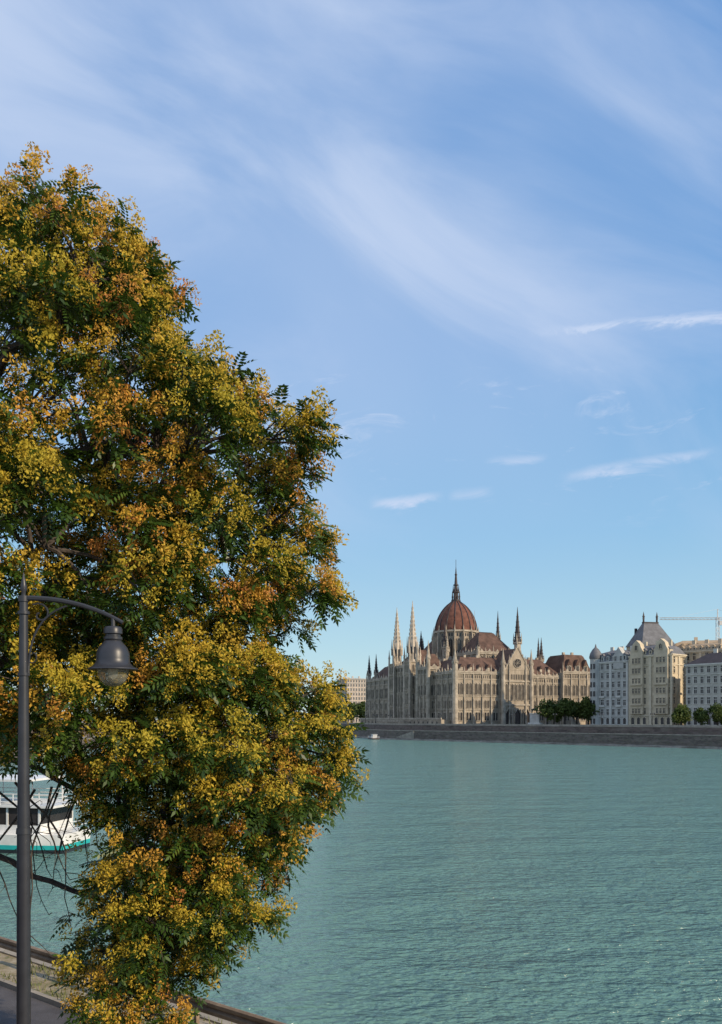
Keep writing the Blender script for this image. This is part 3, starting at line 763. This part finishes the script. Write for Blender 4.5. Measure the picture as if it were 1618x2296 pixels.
B.obj('trunk_and_branches',[M_bark],eT,fix=False)
quadmesh('foliage',ch,[M_leaf,M_seed],eT)
print('lobes',len(lobes),'fronds',len(pos),'pan',len(pp))

# ------------------------------------------------------------ city trees
M_tl=leafmat('park_leaves',[(0,(0.035,0.06,0.012)),(0.5,(0.08,0.115,0.025)),(1,(0.14,0.165,0.04))],0.6,0.3)
def citytree(x,y,z,h,w,name='tree'):
    e=empty(name,(x,y,z)); b=MB()
    b.tube([(0,0,-0.3),(0,0,h*0.3),(0.2,0.1,h*0.6)],[w*0.05,w*0.035,w*0.02],7)
    c=[]
    for k in range(28):
        d_=rng.normal(size=3); d_/=np.linalg.norm(d_); rr=rng.uniform(.3,1)
        cc=np.array([d_[0]*w*0.38*rr,d_[1]*w*0.38*rr,h*0.56+d_[2]*h*0.33*rr]); c.append((cc,rng.uniform(.14,.24)*w))
        b.tube([(0,0,h*0.3),tuple(cc*[.5,.5,.85]),tuple(cc)],[w*.02,w*.012,w*.005],4,0,False)
    P_=[];v=[]
    for cc,r in c:
        n=80; dd=rng.normal(size=(n,3)); dd/=np.linalg.norm(dd,axis=1,keepdims=True)
        P_.append(cc+dd*r*rng.uniform(.6,1.1,(n,1))); v.append(np.clip(rng.uniform(.2,.8)+rng.normal(0,.15,n),0,1))
    P_=np.concatenate(P_);v=np.concatenate(v)
    q=np.array([(-.5,-.35,0),(.5,-.35,.1),(.5,.35,0),(-.5,.35,-.1)])
    b.obj('trunk',[M_bark],e,fix=False)
    quadmesh('crown',[(inst(q,P_,rot_from_dir(rng.normal(size=(len(P_),3)),rng.uniform(0,6,len(P_))),rng.uniform(.05,.09,len(P_))*w),v,0)],[M_tl],e)
for (x,y,h,w) in ((101.5,438,15,12),(107,445,13,11),(111,438,16.5,13),(118.5,441,14.5,12),(123.5,436,17,13),(130,446,16,13)): citytree(x,y,8.5,h,w)
for (x,y,h,w) in ((141.5,355,10.5,9),(149,352,9,8),(155,349,10.5,9),(163,345,9.5,9),(147,368,10,9)): citytree(x,y,8.5,h,w)
for (x,y,h,w) in ((2,690,20,20),(-8,720,18,18),(-18,760,20,20),(6,660,15,14),(-25,800,20,20)): citytree(x,y,8.5,h,w)

H=MB(); nx=90
for row,(Y,hh) in enumerate(((2600,30),(3400,60))):
    for i in range(nx):
        x0=-3200+i*70; x1=x0+70
        f=lambda x:hh*(0.55+0.3*math.sin(x*0.0021+row)+0.15*math.sin(x*0.011+row*2))
        H.add([(x0,Y,0),(x1,Y,0),(x1,Y+200,f(x1)),(x0,Y+200,f(x0)),(x1,Y+800,0),(x0,Y+800,0)],[(0,1,2,3),(3,2,4,5)])
H.obj('hills',[mat('wooded_hills',(0.16,0.21,0.22),1,0.3,0.01)])

# ------------------------------------------------------------ tour boat
e=empty('tour_boat',(-28.0,74,0),math.radians(168))
Hh=MB();Wt=MB();Gg=MB()
def hull(z0,z1,w0,w1,M,mi,L=32):
    st=np.linspace(-2,L,18); vs=[]
    for s in st:
        t=(s+2)/(L+2); k=(1-max(0,(t-.7)/.3)**2)*min(1,0.75+t*2)
        for z,w in ((z0,w0),(z1,w1)):
            vs.append((s,-w*k,z)); vs.append((s,w*k,z))
    fs=[]
    for i in range(len(st)-1):
        a=i*4;b=a+4
        fs+=[(a,b,b+2,a+2),(a+1,b+1,b+3,a+3),(a+2,b+2,b+3,a+3),(a,b,b+1,a+1)]
    fs+=[(0,1,3,2)]
    M.add(vs,fs,mi)
hull(-0.5,0.35,2.8,3.0,Hh,0); hull(0.35,0.75,3.02,3.06,Hh,1); hull(0.75,1.7,3.04,3.2,Hh,2)
Wt.box(ID,0,24,-2.7,2.7,1.7,1.95)
Wt.box(ID,-1.5,25,-3.0,3.0,4.1,4.3); Wt.box(ID,1,21,-2.9,2.9,6.4,6.6)
for y in (-2.6,2.6):
    for x in np.arange(0,24,1.6): Wt.box(ID,x,x+0.18,y-0.06,y+0.06,1.9,4.15)
    Wt.box(ID,0,24,y-0.05,y+0.05,1.9,2.5)
    Gg.box(ID,0.1,23.9,y*0.985-0.02,y*0.985+0.02,2.5,4.1)
Wt.box(ID,0,0.12,-2.6,2.6,1.9,2.6);Gg.box(ID,0.04,0.1,-2.5,2.5,2.6,4.1)
for y in (-2.9,2.9):
    for x in np.arange(-1.4,25,1.3): Wt.tube([(x,y,4.3),(x,y,5.3)],0.04,4)
    for z in (4.6,4.95,5.3): Wt.tube([(-1.4,y,z),(25,y,z)],0.035,4)
    for x in np.arange(1.3,21,3.2): Wt.tube([(x,y,4.3),(x,y,6.4)],0.06,4)
for z in (4.6,4.95,5.3): Wt.tube([(-1.4,-2.9,z),(-1.4,2.9,z)],0.035,4)
for z in (2.2,2.6):
    Wt.tube([(-1.8,-2.2,z),(-1.8,2.2,z)],0.04,4)
Wt.box(ID,17,21,-1.8,1.8,6.6,8.2); Gg.box(ID,16.95,21.05,-1.7,1.7,7.1,7.9)
Hh.obj('hull',[mat('hull_dark',(0.03,0.04,0.05),.5),mat('hull_turquoise',(0.03,0.42,0.42),.4),mat('hull_white',(0.75,0.75,0.74),.4)],e)
Wt.obj('decks_and_rails',[mat('deck_white',(0.75,0.75,0.74),.5)],e); Gg.obj('cabin_windows',[M_glassd],e)

# ------------------------------------------------------------ water
m,t,b=nt('river_water')
b.inputs['Base Color'].default_value=(0.12,0.235,0.21,1); b.inputs['Roughness'].default_value=0.16; b.inputs['IOR'].default_value=1.33
tc=t.nodes.new('ShaderNodeTexCoord')
prev=None
for scl,det,st,amp,rot in ((0.6,3,(1,2.1,1),1.0,0.35),(1.9,3,(1,1.9,1),0.5,-0.15),(0.09,2,(1,2,1),2.2,0.5)):
    mp=t.nodes.new('ShaderNodeMapping'); mp.inputs['Scale'].default_value=st; mp.inputs['Rotation'].default_value=(0,0,rot)
    n=t.nodes.new('ShaderNodeTexNoise'); n.inputs['Scale'].default_value=scl; n.inputs['Detail'].default_value=det; n.inputs['Distortion'].default_value=0.3
    t.links.new(tc.outputs['Object'],mp.inputs[0]); t.links.new(mp.outputs[0],n.inputs[0])
    mu=t.nodes.new('ShaderNodeMath'); mu.operation='MULTIPLY'; mu.inputs[1].default_value=amp; t.links.new(n.outputs['Fac'],mu.inputs[0])
    if prev is None: prev=mu
    else:
        ad=t.nodes.new('ShaderNodeMath'); ad.operation='ADD'; t.links.new(prev.outputs[0],ad.inputs[0]); t.links.new(mu.outputs[0],ad.inputs[1]); prev=ad
bp=t.nodes.new('ShaderNodeBump'); bp.inputs['Strength'].default_value=1.0; bp.inputs['Distance'].default_value=0.75
t.links.new(prev.outputs[0],bp.inputs['Height']); t.links.new(bp.outputs[0],b.inputs['Normal'])
w=MB(); w.add([(-6000,-500,0),(6000,-500,0),(6000,6000,0),(-6000,6000,0)],[(0,1,2,3)]); w.obj('water',[m])

# ------------------------------------------------------------ world + sun
SX,SY=0.84,-0.54; EL=math.radians(27)
wd=bpy.data.worlds.new('World'); sc.world=wd; wd.use_nodes=True; t=wd.node_tree
for n in list(t.nodes): t.nodes.remove(n)
out=t.nodes.new('ShaderNodeOutputWorld'); bg=t.nodes.new('ShaderNodeBackground'); bg.inputs[1].default_value=0.15
sky=t.nodes.new('ShaderNodeTexSky'); sky.sky_type='NISHITA'; sky.sun_disc=False
sky.sun_elevation=EL; sky.sun_rotation=math.atan2(SX,SY); sky.air_density=1.0; sky.dust_density=0.1; sky.ozone_density=1.5
def Mth(op,a,b=None,c=None,clamp=False):
    n=t.nodes.new('ShaderNodeMath'); n.operation=op; n.use_clamp=clamp
    for i,v in enumerate((a,b,c)):
        if v is None: continue
        if isinstance(v,(int,float)): n.inputs[i].default_value=v
        else: t.links.new(v,n.inputs[i])
    return n.outputs[0]
def smooth(v,a,b):
    n=t.nodes.new('ShaderNodeMapRange'); n.interpolation_type='SMOOTHSTEP'; t.links.new(v,n.inputs[0])
    n.inputs[1].default_value=a; n.inputs[2].default_value=b; n.inputs[3].default_value=0; n.inputs[4].default_value=1; return n.outputs[0]
tc=t.nodes.new('ShaderNodeTexCoord'); sp=t.nodes.new('ShaderNodeSeparateXYZ'); t.links.new(tc.outputs['Generated'],sp.inputs[0])
yy=Mth('MAXIMUM',Mth('ABSOLUTE',sp.outputs[1]),0.08)
A_=Mth('DIVIDE',sp.outputs[0],yy); B_=Mth('DIVIDE',sp.outputs[2],yy)
cb=t.nodes.new('ShaderNodeCombineXYZ'); t.links.new(A_,cb.inputs[0]); t.links.new(B_,cb.inputs[1])
def noise(scale,st,rot,det=7,rough=.55,dist=.4,loc=(0,0,0)):
    mr=t.nodes.new('ShaderNodeMapping'); mr.inputs['Rotation'].default_value=(0,0,rot); t.links.new(cb.outputs[0],mr.inputs[0])
    mp=t.nodes.new('ShaderNodeMapping'); mp.inputs['Scale'].default_value=st; mp.inputs['Location'].default_value=loc
    t.links.new(mr.outputs[0],mp.inputs[0])
    n=t.nodes.new('ShaderNodeTexNoise'); n.inputs['Scale'].default_value=scale; n.inputs['Detail'].default_value=det; n.inputs['Roughness'].default_value=rough; n.inputs['Distortion'].default_value=dist
    t.links.new(mp.outputs[0],n.inputs[0]); return n.outputs['Fac']
# thin atmospheric haze over the physical sky, by elevation
hz=t.nodes.new('ShaderNodeValToRGB'); t.links.new(sp.outputs[2],hz.inputs[0])
k0=hz.color_ramp.elements; k0[0].position=0.0; k0[0].color=(0.60,0.78,0.82,1); k0[1].position=1.0; k0[1].color=(0.11,0.27,0.60,1)
for p,c in ((0.09,(0.46,0.72,0.85)),(0.22,(0.29,0.58,0.87)),(0.42,(0.19,0.43,0.82)),(0.65,(0.14,0.35,0.75))):
    q=k0.new(p); q.color=(*c,1)
hs=t.nodes.new('ShaderNodeVectorMath'); hs.operation='SCALE'; hs.inputs[3].default_value=6.2; t.links.new(hz.outputs[0],hs.inputs[0])
m0=t.nodes.new('ShaderNodeMix'); m0.data_type='RGBA'; m0.inputs[0].default_value=0.86; t.links.new(sky.outputs[0],m0.inputs[6]); t.links.new(hs.outputs[0],m0.inputs[7])
n1=noise(2.3,(0.8,2.0,1),math.radians(24),7,.55,.7,(3.1,1.7,0))
n2=noise(1.2,(1,1.4,1),math.radians(24),3,.45,.4,(7.1,2.2,0))
env=Mth('ADD',Mth('MULTIPLY',A_,-0.8),Mth('MULTIPLY',Mth('SUBTRACT',B_,0.5),0.5))
m1=Mth('MULTIPLY',smooth(Mth('ADD',n1,Mth('MULTIPLY',env,0.16)),0.36,0.76),0.46)
m2=Mth('MULTIPLY',smooth(Mth('ADD',n2,Mth('MULTIPLY',env,0.34)),0.36,0.75),0.42)
mask=Mth('ADD',m1,m2)
lowf=smooth(B_,0.10,0.48); mask=Mth('MULTIPLY',mask,Mth('ADD',Mth('MULTIPLY',lowf,0.85),0.15))
nf=noise(9,(1,2.5,1),math.radians(-6),5,.65,.8)
# small low puffs on the right
pf=Mth('MULTIPLY',Mth('MULTIPLY',smooth(nf,0.56,0.74),Mth('MULTIPLY',smooth(B_,0.22,0.30),Mth('SUBTRACT',1.0,smooth(B_,0.40,0.47)))),0.4)
mask=Mth('ADD',mask,pf)
def streak(a0,b0,a1,b1,w0,w1,amp):
    L=math.hypot(a1-a0,b1-b0); ux,uy=(a1-a0)/L,(b1-b0)/L
    da=Mth('SUBTRACT',A_,a0); db=Mth('SUBTRACT',B_,b0)
    s=Mth('DIVIDE',Mth('ADD',Mth('MULTIPLY',da,ux),Mth('MULTIPLY',db,uy)),L)
    p=Mth('ADD',Mth('MULTIPLY',da,-uy),Mth('MULTIPLY',db,ux))
    p=Mth('ADD',p,Mth('MULTIPLY',Mth('SUBTRACT',nf,0.5),(w0+w1)*1.6))
    ww=Mth('ADD',Mth('MULTIPLY',s,w1-w0),w0); ww=Mth('MAXIMUM',ww,0.002)
    q=Mth('DIVIDE',Mth('ABSOLUTE',p),ww)
    f=Mth('SUBTRACT',1.0,smooth(q,0.0,1.0))
    win=Mth('MULTIPLY',smooth(s,0.0,0.3),Mth('SUBTRACT',1.0,smooth(s,0.75,1.1)))
    return Mth('MULTIPLY',Mth('MULTIPLY',f,win),Mth('MULTIPLY',smooth(nf,0.3,0.62),amp))
for a in ((0.2,0.478,0.62,0.515,0.006,0.018,0.85),(0.24,0.300,0.44,0.333,0.011,0.009,0.7),(0.005,0.268,0.10,0.278,0.010,0.009,0.65),(0.105,0.276,0.165,0.28,0.009,0.012,0.65),(0.15,0.318,0.23,0.326,0.009,0.008,0.45)):
    mask=Mth('ADD',mask,streak(*a))
mask=Mth('MINIMUM',mask,0.92)
mx=t.nodes.new('ShaderNodeMix'); mx.data_type='RGBA'
t.links.new(mask,mx.inputs[0]); t.links.new(m0.outputs[2],mx.inputs[6]); mx.inputs[7].default_value=(3.95,4.65,6.0,1)
t.links.new(mx.outputs[2],bg.inputs[0]); t.links.new(bg.outputs[0],out.inputs[0])
sl=bpy.data.lights.new('sun','SUN'); sl.energy=4.9; sl.angle=math.radians(0.5); sl.color=(1,0.83,0.6)
so=bpy.data.objects.new('sun',sl); sc.collection.objects.link(so)
h=math.hypot(SX,SY); dv=Vector((SX/h*math.cos(EL),SY/h*math.cos(EL),math.sin(EL)))
so.rotation_euler=dv.to_track_quat('Z','Y').to_euler()

# ------------------------------------------------------------ camera
cd=bpy.data.cameras.new('camera'); cam=bpy.data.objects.new('camera',cd); sc.collection.objects.link(cam)
cam.location=(0,0,12); cam.rotation_euler=(math.radians(90),0,0)
cd.sensor_fit='HORIZONTAL'; cd.sensor_width=36; cd.lens=40.05; cd.shift_y=0.2868; cd.clip_start=0.1; cd.clip_end=20000
sc.camera=cam
